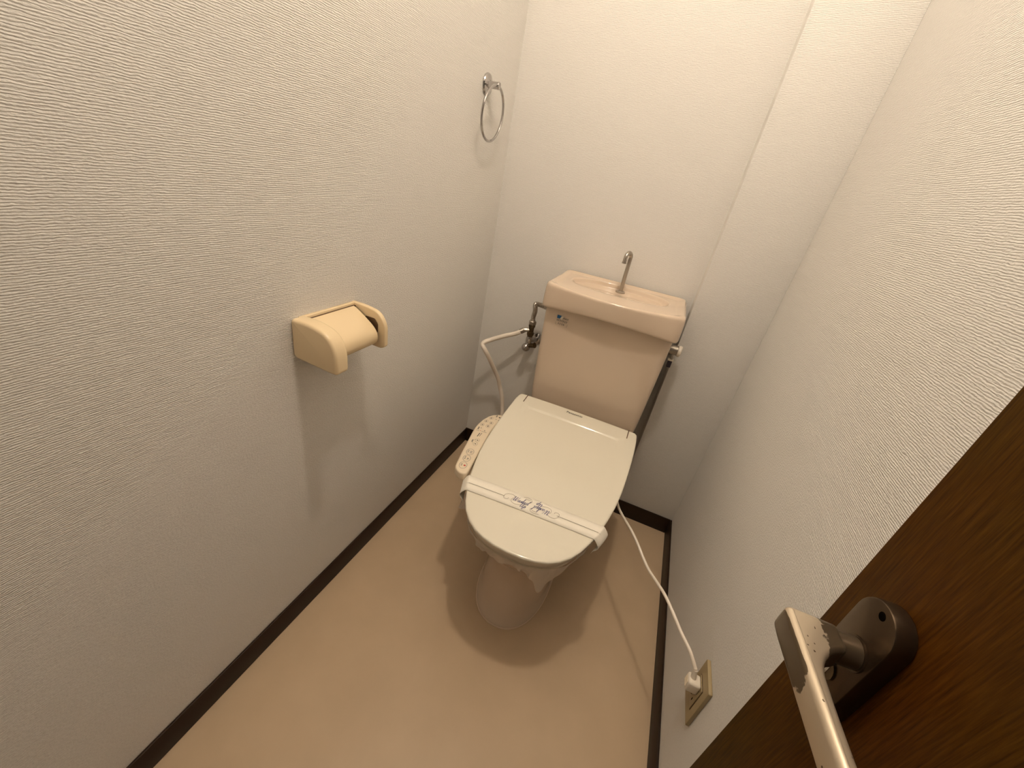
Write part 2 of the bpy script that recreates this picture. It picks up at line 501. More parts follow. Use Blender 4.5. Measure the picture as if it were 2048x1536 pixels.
# flush lever on the right of the tank
LV = Vector((0.700, 1.312, 0.742))
lever = tube('flush_lever', [LV + Vector((x, 0, 0)) for x in (0.0, 0.006, 0.028, 0.029)], [0.0155, 0.0155, 0.0155, 0.013], 'steel', toilet, 20)
tube('lever_cap', [LV + Vector((x, 0, 0)) for x in (0.029, 0.031, 0.038, 0.040)], [0.0165, 0.0175, 0.0175, 0.015], 'white', lever, 20)
from_bm('lever_arm', prism_bm(round_poly([(-0.006, -0.010), (0.006, -0.010), (0.0085, -0.050), (-0.0085, -0.050)], 0.003), lambda u, v, w_: LV + Vector((w_, u - 0.004, v)), 0.016, 0.024, 0.0015), 'steel', lever)
from_bm('lever_tab', box_bm(LV.x + 0.010, LV.x + 0.027, LV.y - 0.020, LV.y + 0.004, LV.z - 0.032, LV.z - 0.029, 0.001), 'white', lever)
from_bm('lever_label', box_bm(LV.x + 0.012, LV.x + 0.025, LV.y - 0.016, LV.y + 0.0, LV.z - 0.056, LV.z - 0.033, 0.002), 'purple', lever)

# maker's sticker on the tank front, upper left
def tank_front(u, v, off=0.0006):
    z = 0.759 + v
    x = 0.372 + u
    f = (z - 0.65) / 0.15
    hw = 0.194 + 0.0045 * f; yf = 1.208 - 0.007 * f; bow = 0.008 + 0.002 * f
    t = (x - (0.503 - hw)) / (2 * hw)
    return Vector((x, yf - bow * 4 * t * (1 - t) - off, z))
from_bm('sticker', prism_bm([(-0.020, 0.0225), (-0.0065, 0.0225), (-0.0105, 0.0125), (-0.020, 0.0125)], lambda u, v, w_: tank_front(u, v, w_), -0.001, 0.0008), 'blue', tank)
stk = from_bm('sticker_flash', prism_bm([(-0.0055, 0.0225), (0.0005, 0.0215), (-0.0045, 0.0105), (-0.0095, 0.0125)], lambda u, v, w_: tank_front(u, v, w_), -0.001, 0.0008), 'white', tank)
place_text('sticker_lettering', 'INAX', 0.0075, lambda u, v: tank_front(u + 0.0085, v + 0.0165, 0.001), 'greyink', tank, 0.2, 0.0001)
bm = bmesh.new()
random.seed(9)
for row, (v0, h, x0, x1, g) in enumerate(((0.0035, 0.007, -0.020, 0.0165, 0.0052), (-0.0065, 0.0062, -0.014, 0.010, 0.0058))):
    x = x0
    while x < x1 - 0.002:                                            # illegible blocks of small print
        for q in range(3):
            a0 = x + random.uniform(0, 0.0012); a1 = x + random.uniform(0.0028, g - 0.0008); vv = v0 + h * (q + 0.5) / 3 - 0.0005
            ribbon_bm([(a0, vv), (a1, vv)], 0.0010, lambda u, v: tank_front(u, v, 0.001), bm)
        xx = x + random.uniform(0.001, 0.003); ribbon_bm([(xx, v0), (xx, v0 + h)], 0.0009, lambda u, v: tank_front(u, v, 0.001), bm)
        x += g
ribbon_bm([(-0.021, 0.0005), (-0.021, -0.008), (-0.017, -0.008)], 0.0006, lambda u, v: tank_front(u, v, 0.001), bm)
ribbon_bm([(0.017, 0.0005), (0.017, -0.008), (0.013, -0.008)], 0.0006, lambda u, v: tank_front(u, v, 0.001), bm)
from_bm('sticker_print', bm, 'greyink', tank, smooth=False)

# ------------------------------------------------------------------ bidet seat
bidet = empty('bidet_seat', (TC, 0.95, 0.38), 'ivory electric bidet seat with closed lid on the toilet bowl', 'toilet seat')
HALF = [(0.5945, 0.0), (0.5965, 0.035), (0.602, 0.062), (0.612, 0.088), (0.627, 0.110), (0.648, 0.130), (0.672, 0.1445), (0.705, 0.159), (0.745, 0.1725),
        (0.79, 0.183), (0.835, 0.1915), (0.89, 0.198), (0.955, 0.2015), (1.02, 0.2035), (1.08, 0.2035), (1.12, 0.2015)]
REAR = [(1.142, 0.1995), (1.150, 0.1975), (1.155, 0.192), (1.1565, 0.18), (1.1565, 0.10), (1.1565, 0.0)]
def lid_outline(inset=0.0):
    h = HALF + REAR
    right = [(TC + hw, y) for y, hw in h]
    left = [(TC - hw, y) for y, hw in h[-2:0:-1]]
    pts = right + left
    if inset:
        out = []; n = len(pts)
        for i, p in enumerate(pts):
            a, b = pts[i - 1], pts[(i + 1) % n]
            dx, dy = b[0] - a[0], b[1] - a[1]; l = math.hypot(dx, dy)
            out.append((p[0] - dy / l * inset, p[1] + dx / l * inset))
        return out
    return pts
def lid_top(x, y):
    z = 0.44 + (y - 0.65) * 0.1154
    d = max(0, y - 1.088)
    z += 0.0041 * sstep(d / 0.009) - 0.035 * max(0, d - 0.012)     # low step in front of the hinge strip
    z += 0.0030 * (1 - ((x - TC) / 0.2) ** 2)
    return z - 0.002
def half_w(y):
    pts = HALF
    for (y0, w0), (y1, w1) in zip(pts, pts[1:]):
        if y0 <= y <= y1: return w0 + (w1 - w0) * (y - y0) / (y1 - y0)
    return pts[-1][1]
rings = []
for ins, dz in ((0.016, -0.027), (0.0085, -0.027), (0.0068, -0.025), (0.0008, -0.006), (0.0, -0.0040), (0.0006, -0.0016), (0.0022, -0.0003), (0.005, 0.0)):
    rings.append([(x, y, lid_top(x, y) + dz) for x, y in lid_outline(ins)])
base = rings[-1]
ctr = (TC, 0.93)
def shrink(s):
    r = []
    for x, y, _ in base:
        px = ctr[0] + (x - ctr[0]) * s; py = ctr[1] + (y - ctr[1]) * s
        r.append((px, py, lid_top(px, py)))
    return r
for s in [0.985 - 0.012 * q for q in range(18)] + [0.772 - 0.004 * q for q in range(24)] + [0.67, 0.64, 0.6, 0.55, 0.5, 0.42, 0.3, 0.2, 0.08]: rings.append(shrink(s))
lid = from_bm('lid', loft_bm(rings), 'seat', bidet, angle=60)
# hinge slits
for sx in (-1, 1):
    x0 = TC + sx * 0.1715
    bm = bmesh.new()
    prof = [(1.1585, -0.012), (1.1575, lid_top(x0, 1.1565) - lid_top(x0, 1.1565) + 0.0006), (1.112, 0.0006), (1.112, -0.004), (1.14, -0.012)]
    bm = prism_bm([(y, lid_top(x0, min(y, 1.1565)) + dz) for y, dz in prof], lambda u, v, w_: Vector((x0 + w_, u, v)), -0.0014, 0.0014)
    from_bm('hinge_slit', bm, 'slot', lid)
place_text('lettering', 'Panasonic', 0.0135, lambda u, v: Vector((TC - 0.003 + u, 1.1365 + v, lid_top(TC + u, 1.1365 + v) + 0.0006)), 'greyink', lid, 0.0, 0.00025, 1.0)
# seat ring under the lid
sr = []
for ins, z in ((0.026, 0.384), (0.020, 0.384), (0.018, 0.388), (0.018, 0.402), (0.020, 0.4045), (0.028, 0.4045)):
    sr.append([(x, min(y, 1.12), z) for x, y in lid_outline(ins)])
from_bm('seat', loft_bm(sr), 'seat', bidet, angle=50)
# body of the washing unit under the rear of the lid
from_bm('housing', box_bm(TC - 0.188, TC + 0.188, 0.98, 1.185, 0.383, 0.463, 0.008, 3), 'seat', bidet)
# control panel arm, left
PAN = [(0.276, 0.758), (0.281, 0.749), (0.289, 0.742), (0.299, 0.738), (0.310, 0.739), (0.316, 0.745), (0.3165, 0.753), (0.311, 0.792), (0.303, 0.845), (0.295, 0.905), (0.289, 0.955),
       (0.2885, 0.985), (0.2895, 1.010), (0.2905, 1.030), (0.290, 1.052), (0.283, 1.055), (0.270, 1.050), (0.258, 1.039), (0.249, 1.024), (0.242, 0.996), (0.2395, 0.965), (0.241, 0.940), (0.244, 0.918), (0.255, 0.861), (0.266, 0.803)]
PZ = 0.455
panel = from_bm('control_panel', prism_bm(PAN, lambda u, v, w_: Vector((u, v, w_)), 0.432, PZ, 0.0045, 3), 'panel', bidet, angle=50)
from_bm('panel_bracket', box_bm(0.262, 0.315, 0.995, 1.045, 0.415, 0.452, 0.004), 'seat', bidet)
# panel print: local frame, u to the right across the arm, v along it to the rear
A0 = Vector((0.2939, 0.7673, PZ + 0.0004)); A1 = Vector((0.2839, 0.8268, PZ + 0.0004))
vd = (A1 - A0).normalized(); ud = Vector((vd.y, -vd.x, 0))
def pf(u, v): return A0 + ud * u + vd * v
def at(x, y):
    d = Vector((x, y, A0.z)) - A0
    return d.dot(ud), d.dot(vd)
def ring_mark(x, y, ru, rv, wd, material, name='button', parent=panel):
    u, v = at(x, y)
    pts = [(u + ru * math.cos(2 * math.pi * k / 28), v + rv * math.sin(2 * math.pi * k / 28)) for k in range(29)]
    return from_bm(name, ribbon_bm(pts, wd, pf), material, parent, smooth=False)
def dot(x, y, r, material, parent):
    u, v = at(x, y)
    bm = bmesh.new(); bm.faces.new([bm.verts.new(pf(u + r * math.cos(2 * math.pi * k / 14), v + r * math.sin(2 * math.pi * k / 14))) for k in range(14)])
    return from_bm('symbol', bm, material, parent, smooth=False)
def glyph(x, y, wd, h, material, parent, n=3, seed=0):
    rnd = random.Random(seed); bm = bmesh.new(); u, v = at(x, y)
    for q in range(n):
        vv = v - h / 2 + h * (q + 0.5) / n
        ribbon_bm([(u - wd / 2 * rnd.uniform(0.6, 1), vv), (u + wd / 2 * rnd.uniform(0.5, 1), vv)], 0.0010, pf, bm)
    for q in range(2):
        uu = u + wd * rnd.uniform(-0.35, 0.35)
        ribbon_bm([(uu, v - h / 2), (uu, v + h / 2)], 0.0010, pf, bm)
    return from_bm('symbol', bm, material, parent, smooth=False)
def stroke(pts, wd, material): from_bm('symbol', ribbon_bm([at(*p) for p in pts], wd, pf), material, panel, smooth=False)
for i, (x, y) in enumerate(((0.2935, 0.7673), (0.2885, 0.7974), (0.2835, 0.8268))):
    b = ring_mark(x, y, 0.0100, 0.0135, 0.0012, 'greyline')
    if i == 0:
        glyph(x - 0.0048, y, 0.006, 0.010, 'greyline', b, 3, 1); dot(x + 0.0040, y + 0.001, 0.0030, 'red', b)
    elif i == 1:
        glyph(x - 0.0048, y, 0.006, 0.013, 'greyline', b, 3, 2)
        u, v = at(x + 0.0042, y)
        bm = bmesh.new(); bm.faces.new([bm.verts.new(pf(a + u, c + v)) for a, c in ((-0.003, 0.005), (0.003, 0.0), (-0.003, -0.005))])
        from_bm('symbol', bm, 'greyline', b, smooth=False)
    else:
        glyph(x - 0.0050, y, 0.004, 0.012, 'greyline', b, 3, 3); glyph(x + 0.0030, y, 0.008, 0.011, 'greyline', b, 4, 4)
for x, y in ((0.279, 0.867), (0.2764, 0.8859)):
    b = ring_mark(x, y, 0.0058, 0.0088, 0.0008, 'greyline'); dot(x, y, 0.0023, 'greyink', b)
glyph(0.2645, 0.8760, 0.004, 0.013, 'greyink', panel, 4, 5)
stroke([(0.2705, 0.864), (0.2665, 0.876), (0.2700, 0.888)], 0.0009, 'greyline')
stroke([(0.2672, 0.902), (0.2665, 0.922)], 0.0024, 'greyink'); stroke([(0.2722, 0.906), (0.2715, 0.926)], 0.0014, 'greyink')
stroke([(0.2495, 0.9298), (0.2594, 0.9314)], 0.0012, 'greyink'); stroke([(0.266, 0.9334), (0.2824, 0.934)], 0.0012, 'greyink')
glyph(0.2514, 0.943, 0.006, 0.014, 'greyink', panel, 4, 6); glyph(0.2580, 0.948, 0.003, 0.005, 'greyink', panel, 2, 7)
dot(0.2625, 0.9335, 0.0013, 'red', panel); glyph(0.2735, 0.9405, 0.004, 0.005, 'greyink', panel, 2, 8)
for i, (x, y) in enumerate(((0.253, 0.9663), (0.2705, 0.9688), (0.2547, 0.9906), (0.2724, 0.9899), (0.2605, 1.0155))):
    b = ring_mark(x, y, 0.0055, 0.0085, 0.0007, 'greyline'); glyph(x, y, 0.005, 0.008, 'greyink', b, 3, 20 + i)
glyph(0.271, 1.0365, 0.005, 0.011, 'greyink', panel, 3, 31); dot(0.2817, 1.0342, 0.0032, 'greyink', panel)
dot(0.2764, 1.0174, 0.0016, 'greyink', panel); dot(0.2849, 1.018, 0.0016, 'greyink', panel)

# ------------------------------------------------------------------ paper band round lid and seat
def band_y(x, t):       # t = -1 front edge, +1 rear edge
    return 0.7315 + (x - TC) * 0.052 + t * 0.0232
def band_pt(s, t, off=0.0):
    # s runs -1..1 across; beyond |s|>1 it folds down the side
    yc = band_y(TC, t)
    if abs(s) <= 1:
        sg = 1 if s >= 0 else -1
        y = band_y(TC + s * 0.16, t)
        e = half_w(y) + 0.006
        x = TC + s * e
        inner = abs(x - TC) - (half_w(y) - 0.0015)
        xx = max(min(x, TC + half_w(y)), TC - half_w(y))
        z = lid_top(xx, y) + 0.0016 + off
        if inner > 0: z -= 0.0055 * (inner / 0.0075) ** 2
        return Vector((x, y, z))
    sg = 1 if s > 0 else -1
    y = band_y(TC + sg * 0.16, t)
    k = abs(s) - 1                                                   # 0..1 down the side
    e = half_w(y) + 0.006
    x = TC + sg * (e + 0.010 * math.sin(min(1, k * 1.3) * math.pi * 0.85) - 0.012 * max(0, k - 0.5))
    return Vector((x, y, lid_top(TC + sg * half_w(y), y) - 0.0039 - 0.040 * k))
S = [-2 + 0.125 * i for i in range(8)] + [-1, -0.99, -0.98, -0.97, -0.96] + [-0.95 + 0.05 * i for i in range(39)] + [0.96, 0.97, 0.98, 0.99, 1] + [1.125 + 0.125 * i for i in range(8)]
grid = [[band_pt(s, t) for t in (-1, -0.5, 0, 0.5, 1)] for s in S]
band = from_bm('paper_band', loft_bm(grid, False, False, closed=False), 'paper', None, angle=60)
tag(band, 'white paper band with blue script lettering wrapped across the closed toilet lid', 'paper band')
so = band.modifiers.new('thickness', 'SOLIDIFY'); so.thickness = 0.0004; so.offset = 0
def bf(u, v):          # u along the band from its middle, v across it
    y = 0.7315 + u * 0.052 + v
    x = TC + 0.002 + u - v * 0.052
    return Vector((x, y, lid_top(x, y) + 0.0026))
def ln(pts, wd, taper=None): return ribbon_bm(pts, wd, bf, None, taper)
for sg in (-1, 1):
    pts = [band_pt(sg * (0.385 + 0.0154 * i * 2.6), -0.04, 0.0006) + Vector((0, 0, 0.0004)) for i in range(16)]
    bm = bmesh.new(); prev = None
    for p in pts:
        cur = (bm.verts.new(p + Vector((0, 0.0007, 0))), bm.verts.new(p - Vector((0, 0.0007, 0))))
        if prev: bm.faces.new((prev[0], prev[1], cur[1], cur[0]))
        prev = cur
    from_bm('printed_line', bm, 'greyline', band, smooth=False)
GLYPH = {   # pen strokes of a slanted brush script
    'Washed': [[(0, .85), (.08, 1.0), (.18, .92), (.2, .35), (.3, 0), (.45, .3), (.56, .98)], [(.56, .98), (.56, .35), (.67, 0), (.83, .3), (.93, .95), (1.02, 1.02)],
               [(1.36, .42), (1.22, .46), (1.1, .25), (1.17, 0), (1.3, .1), (1.38, .45), (1.37, .1), (1.45, 0), (1.55, .14), (1.67, .48), (1.74, .2), (1.67, 0), (1.57, .04)],
               [(1.76, .06), (1.92, .55), (2.0, 1.0), (1.93, .95), (1.87, 0)], [(1.88, .12), (1.98, .43), (2.09, .38), (2.08, .06), (2.17, 0), (2.26, .12), (2.43, .3), (2.37, .47), (2.28, .3), (2.31, .03), (2.45, .02), (2.56, .16)],
               [(2.86, .42), (2.72, .46), (2.62, .25), (2.68, 0), (2.82, .1), (2.92, .5), (3.0, 1.05)], [(3.0, 1.05), (2.9, .3), (2.96, 0), (3.1, .12)]],
    'Up': [[(0, .85), (.08, 1.0), (.17, .9), (.15, .3), (.27, 0), (.43, .25), (.53, .98)], [(.53, .98), (.5, .22), (.6, 0), (.72, .14), (.87, .5), (.8, .1), (.72, -.42)], [(.8, .2), (.95, .47), (1.06, .25), (.97, .02), (.84, .06)]]}
def script(word, u0, v0, unit, fn):
    bm = bmesh.new()
    for st in GLYPH[word]:
        pts = [(p.x, p.y) for p in smooth_path([(u0 + (x + 0.38 * y) * unit, v0 + y * unit, 0) for x, y in st], 5)]
        n = len(pts); prev = None
        for i, p in enumerate(pts):
            a, b = pts[max(i - 1, 0)], pts[min(i + 1, n - 1)]
            dx, dy = b[0] - a[0], b[1] - a[1]; l = math.hypot(dx, dy) or 1
            w_ = (0.00045 + 0.0013 * max(0, -dy / l) ** 1.5) / 2
            w_ = max(w_, 0.00035)
            nx, ny = -dy / l * w_, dx / l * w_
            cur = (bm.verts.new(fn(p[0] + nx, p[1] + ny)), bm.verts.new(fn(p[0] - nx, p[1] - ny)))
            if prev: bm.faces.new((prev[0], prev[1], cur[1], cur[0]))
            prev = cur
    return from_bm('lettering', bm, 'ink', band, smooth=False)
for k in (1, -1):
    f = lambda u, v, k=k: bf(k * u, k * v)
    script('Washed', -0.0490, -0.0035, 0.0136, f)
    script('Up', -0.0270, -0.0150, 0.0136, f)
    place_text('lettering', 'xxxx', 0.006, lambda u, v: f(u - 0.0125, v + 0.0135), 'greyline', band, 0.2, 0.0, 1.1)
    sw = [(-0.064 + 0.006 * math.cos(a) * (1 + 0.0), -0.003 + 0.0045 * math.sin(a)) for a in [math.radians(d) for d in range(20, -200, -20)]]
    sw = sw + [(-0.069, 0.004), (-0.062, 0.0105), (-0.053, 0.012), (-0.046, 0.010), (-0.044, 0.006)]
    from_bm('flourish', ribbon_bm([(p.x, p.y) for p in smooth_path([(a, b, 0) for a, b in sw], 3)], 0.0009, f), 'greyline', band, smooth=False)
    sw = [(-0.046, 0.004), (-0.050, -0.003), (-0.047, -0.010), (-0.038, -0.0125), (-0.028, -0.010), (-0.022, -0.0075)]
    from_bm('flourish', ribbon_bm([(p.x, p.y) for p in smooth_path([(a, b, 0) for a, b in sw], 4)], 0.0008, f), 'greyline', band, smooth=False)
    sw = [(-0.024, 0.0165), (-0.014, 0.0185), (-0.004, 0.0165), (-0.001, 0.010), (-0.005, 0.0055)]
    from_bm('flourish', ribbon_bm([(p.x, p.y) for p in smooth_path([(a, b, 0) for a, b in sw], 4)], 0.0008, f), 'greyline', band, smooth=False)

# ------------------------------------------------------------------ crumpled clear film hanging under the seat
def front_pt(q):
    # q 0..1 along the seat outline from the right side round the front to the left side
    path = [(hw, y) for y, hw in reversed([p for p in HALF if p[0] < 0.9])]
    path = path + [(-hw, y) for hw, y in path[-2::-1]]
    ds = [0.0]
    for a, b in zip(path, path[1:]): ds.append(ds[-1] + math.hypot(b[0] - a[0], b[1] - a[1]))
    d = q * ds[-1]; k = 0
    while k < len(ds) - 2 and ds[k + 1] < d: k += 1
    t = (d - ds[k]) / (ds[k + 1] - ds[k])
    a, b = path[k], path[k + 1]
    return a[0] + (b[0] - a[0]) * t, a[1] + (b[1] - a[1]) * t
def film_ring(level, n=170):
    out = []
    for i in range(n + 1):
        q = i / n
        hx, y = front_pt(q)
        d = Vector((hx / 0.19, (y - 0.80) / 0.2, 0)); d.normalize()
        nz = noise.noise(Vector((i * 0.13, level * 1.0, 3.1))); nz2 = noise.noise(Vector((i * 0.45, level * 1.6, 8.0)))
        hang = 0.032 + 0.012 * noise.noise(Vector((i * 0.06, 0.3, 1.7))) + 0.004 * noise.noise(Vector((i * 0.4, 0.9, 4.7)))
        hang += 0.034 * math.exp(-((q - 0.385) / 0.016) ** 2) + 0.016 * math.exp(-((q - 0.37) / 0.06) ** 2)
        hang += 0.055 * math.exp(-((q - 0.85) / 0.05) ** 2)
        off = -0.008 + (0.0060 * nz + 0.0045 * nz2) * (0.30 + level)
        off += 0.026 * level * math.exp(-((q - 0.85) / 0.06) ** 2)
        off -= 0.012 * level * (1 - math.exp(-((q - 0.84) / 0.08) ** 2)) * (1 - 0.6 * math.exp(-((q - 0.385) / 0.04) ** 2))
        out.append(Vector((TC + hx, y, 0.403 - level * hang)) + d * off)
    return out
fl = from_bm('plastic_film', loft_bm([film_ring(l / 7) for l in range(8)], False, False, closed=False), 'film', None, angle=40)
tag(fl, 'crumpled clear plastic film hanging under the closed toilet seat', 'plastic film')

# ------------------------------------------------------------------ water supply: stop valve, flexible pipe, white hose
valve = empty('stop_valve', (0.224, 1.39, 0.60), 'small chrome and dark brass stop valve on the wall left of the tank', 'valve')
VX, VY = 0.224, 1.388
tube('valve_body', [(VX, VY, 0.585), (VX, VY, 0.60), (VX, VY, 0.612)], [0.012, 0.013, 0.011], 'chrome', valve, 16)
bm = bmesh.new(); bmesh.ops.create_uvsphere(bm, u_segments=18, v_segments=12, radius=0.0165); bmesh.ops.translate(bm, verts=bm.verts, vec=(VX - 0.003, VY - 0.012, 0.570))
from_bm('valve_elbow', bm, 'chrome', valve)
tube('wall_pipe', [(VX, VY, 0.592), (VX + 0.010, VY + 0.018, 0.592), (VX + 0.016, YB - 0.004, 0.592)], [0.008, 0.009, 0.009], 'chrome', valve, 14)
tube('wall_flange', [(VX + 0.016, YB - 0.010, 0.592), (VX + 0.016, YB - 0.004, 0.592), (VX + 0.016, YB, 0.592)], [0.012, 0.023, 0.024], 'chrome', valve, 20)
tube('valve_spindle', [(VX + 0.008, VY - 0.004, 0.578), (VX + 0.022, VY - 0.010, 0.584), (VX + 0.030, VY - 0.013, 0.588)], [0.009, 0.009, 0.0105], 'darkmetal', valve, 12)
tee = tube('tee', [(VX, VY, z) for z in (0.610, 0.617, 0.618, 0.630, 0.631, 0.650, 0.651, 0.660)], [0.0105, 0.0105, 0.0135, 0.0135, 0.0105, 0.0105, 0.0128, 0.0128], 'darkmetal', valve, 8)
tube('tee_branch', [(VX, VY, 0.637), (VX - 0.012, VY - 0.005, 0.636), (VX - 0.0125, VY - 0.005, 0.636), (VX - 0.024, VY - 0.010, 0.634)], [0.007, 0.007, 0.009, 0.009], 'steel', tee, 10)

pipe = empty('flexible_pipe', (VX, VY, 0.66), 'ribbed metal pipe rising from the stop valve to the side of the tank', 'pipe')
pp = smooth_path([(VX, VY, 0.664), (VX - 0.001, VY - 0.002, 0.69), (VX + 0.004, VY - 0.012, 0.715), (VX + 0.004, VY - 0.022, 0.735), (VX + 0.006, VY - 0.026, 0.7455), (VX + 0.020, VY - 0.026, 0.7475), (VX + 0.045, VY - 0.026, 0.745), (0.306, VY - 0.024, 0.738)], 8)
tube('corrugated_tube', pp, [0.0082 + (0.0009 if k % 2 else -0.0006) for k in range(len(pp))], 'steel', pipe, 12)
tube('pipe_nut', [(VX, VY, z) for z in (0.659, 0.661, 0.672, 0.675)], [0.0125, 0.014, 0.014, 0.0115], 'steel', pipe, 6)
tube('tank_nut', [(0.282, VY - 0.025, 0.7415), (0.296, VY - 0.0245, 0.739)], 0.012, 'steel', pipe, 6)

CE = Vector((VX - 0.024, VY - 0.010, 0.634))
hp = smooth_path([CE, (0.176, 1.362, 0.617), (0.139, 1.345, 0.600), (0.098, 1.332, 0.577), (0.0790, 1.315, 0.567), (0.0735, 1.305, 0.556), (0.0870, 1.300, 0.541),
                  (0.1020, 1.316, 0.508), (0.1160, 1.345, 0.459), (0.1320, 1.370, 0.410), (0.1440, 1.388, 0.360), (0.1600, 1.389, 0.316), (0.1700, 1.389, 0.270), (0.181, 1.378, 0.228), (0.200, 1.345, 0.205), (0.238, 1.27, 0.225), (0.285, 1.19, 0.32), (0.316, 1.15, 0.378)], 7)
hose = empty('water_hose', CE, 'white plastic hose bending from the stop valve down to the bidet seat', 'hose')
tube('hose_tube', hp, 0.0086, 'hose', hose, 14)
tube('hose_ferrule', hp[0:5], 0.0102, 'steel', hose, 14)

# ------------------------------------------------------------------ towel ring on the left wall
tr = empty('towel_ring', (0.0, 1.230, 1.342), 'chrome towel ring hanging on the left wall near the corner', 'towel ring')
RC = Vector((0.0, 1.230, 1.342))
from_bm('wall_plate', loft_bm([[RC + Vector((x, r * math.cos(2 * math.pi * k / 32), r * math.sin(2 * math.pi * k / 32))) for k in range(32)] for x, r in ((0.0, 0.026), (0.003, 0.0265), (0.006, 0.025), (0.009, 0.019), (0.0105, 0.010))]), 'chrome', tr)
tube('post', [RC + Vector((x, 0, 0.0)) for x in (0.008, 0.018, 0.030, 0.038, 0.040)], [0.011, 0.0088, 0.0088, 0.0092, 0.0078], 'chrome', tr, 16)
ROC = Vector((0.030, 1.2295, 1.2755)); RR = 0.0665
ringpts = [ROC + Vector((0.004 * math.cos(a), RR * math.sin(a), RR * math.cos(a))) for a in [2 * math.pi * k / 64 for k in range(64)]]
rg = []
for k, p in enumerate(ringpts):
    t = (ringpts[(k + 1) % 64] - ringpts[k - 1]).normalized(); u = Vector((1, 0, 0)); v = t.cross(u).normalized()
    rg.append([p + (u * math.cos(b) + v * math.sin(b)) * 0.0036 for b in [2 * math.pi * q / 10 for q in range(10)]])
rg.append(rg[0])
bm = loft_bm(rg, False, False); bmesh.ops.remove_doubles(bm, verts=bm.verts, dist=1e-6)
from_bm('ring', bm, 'chrome', tr)

# ------------------------------------------------------------------ paper holder on the left wall
hd = empty('toilet_paper_holder', (0.0, 0.615, 0.79), 'cream plastic toilet paper holder mounted on the left wall', 'paper holder')
prof = round_poly([(0.0, 0.834), (0.045, 0.836), (0.088, 0.826), (0.1075, 0.795), (0.1085, 0.748), (0.090, 0.7475), (0.0, 0.753)], [0.0075, 0.02, 0.025, 0.02, 0.009, 0.009, 0.012], 6)
from_bm('side_panel', prism_bm(prof, lambda u, v, w_: Vector((u, w_, v)), 0.533, 0.566, 0.0065, 5), 'holder', hd, angle=50)
prof2 = round_poly([(0.0, 0.8345), (0.040, 0.8345), (0.074, 0.829), (0.092, 0.805), (0.0935, 0.752), (0.082, 0.746), (0.0, 0.748)], [0.002, 0.02, 0.025, 0.02, 0.006, 0.004, 0.004], 6)
arm = from_bm('side_arm', prism_bm(prof2, lambda u, v, w_: Vector((u, w_, v)), 0.694, 0.706, 0.0025, 3), 'holder', hd, angle=50)
from_bm('spindle_slot', prism_bm(round_poly([(0.040, 0.813), (0.066, 0.813), (0.0745, 0.802), (0.0745, 0.782), (0.050, 0.782)], 0.004), lambda u, v, w_: Vector((u, w_, v)), 0.6925, 0.6945), 'slot', arm)
from_bm('back_plate', box_bm(0.0, 0.009, 0.552, 0.70, 0.755, 0.8335, 0.001), 'holder', hd)
# curved cover flap
cov = [(0.013, 0.829), (0.022, 0.8255), (0.036, 0.8175), (0.052, 0.8075), (0.067, 0.7965), (0.0765, 0.784), (0.0785, 0.770), (0.073, 0.758), (0.062, 0.7515)]
cov = [(p.x, p.y) for p in smooth_path([(a, b, 0) for a, b in cov], 4)]
th = []
for i, p in enumerate(cov):
    a, b = cov[max(i - 1, 0)], cov[min(i + 1, len(cov) - 1)]
    dx, dy = b[0] - a[0], b[1] - a[1]; l = math.hypot(dx, dy)
    th.append((p[0] + dy / l * 0.003, p[1] - dx / l * 0.003))
from_bm('cover', prism_bm(cov + th[::-1], lambda u, v, w_: Vector((u, w_, v)), 0.5655, 0.6885), 'holder', hd, angle=40)
from_bm('hollow', box_bm(0.009, 0.0135, 0.566, 0.694, 0.76, 0.829), 'slot', hd)

# ------------------------------------------------------------------ wall outlet and power cord
out = empty('wall_outlet', (W, 0.590, 0.304), 'yellowed wall outlet low on the right wall', 'outlet')
OY, OZc = 0.590, 0.304
plate = from_bm('cover_plate', prism_bm(round_poly([(OY - 0.035, OZc - 0.06), (OY + 0.035, OZc - 0.06), (OY + 0.035, OZc + 0.06), (OY - 0.035, OZc + 0.06)], 0.003), lambda u, v, w_: Vector((w_, u, v)), W - 0.008, W, 0.002), 'outlet', out)
from_bm('frame_groove', box_bm(W - 0.0086, W - 0.0075, OY - 0.0185, OY + 0.0185, OZc - 0.034, OZc + 0.034), 'slot', out)
from_bm('socket_insert', box_bm(W - 0.0098, W - 0.007, OY - 0.017, OY + 0.017, OZc - 0.0325, OZc + 0.0325, 0.001), 'outlet', out)
for dy in (-0.006, 0.006):
    from_bm('socket_hole', box_bm(W - 0.0101, W - 0.0090, OY + dy - 0.001, OY + dy + 0.001, OZc - 0.0205, OZc - 0.0125), 'outletdark', out)
cord = empty('power_cord', (W - 0.02, OY, 0.33), 'white power cord running from the toilet seat to the wall outlet', 'cord')
PZc = 0.3235
plug = from_bm('plug', box_bm(W - 0.034, W - 0.0099, OY - 0.013, OY + 0.013, PZc - 0.014, PZc + 0.014, 0.0045, 3), 'white', cord)
for q in range(4):
    from_bm('grip_rib', box_bm(W - 0.0350, W - 0.0325, OY - 0.0085, OY + 0.0085, PZc - 0.0080 + q * 0.0048, PZc - 0.0056 + q * 0.0048, 0.0006, 1), 'panel', plug)
tube('strain_relief', [(W - 0.025, OY + 0.002, PZc + 0.012), (W - 0.027, OY + 0.004, PZc + 0.024), (W - 0.028, OY + 0.0055, PZc + 0.032)], [0.0058, 0.0048, 0.0042], 'white', cord, 12)
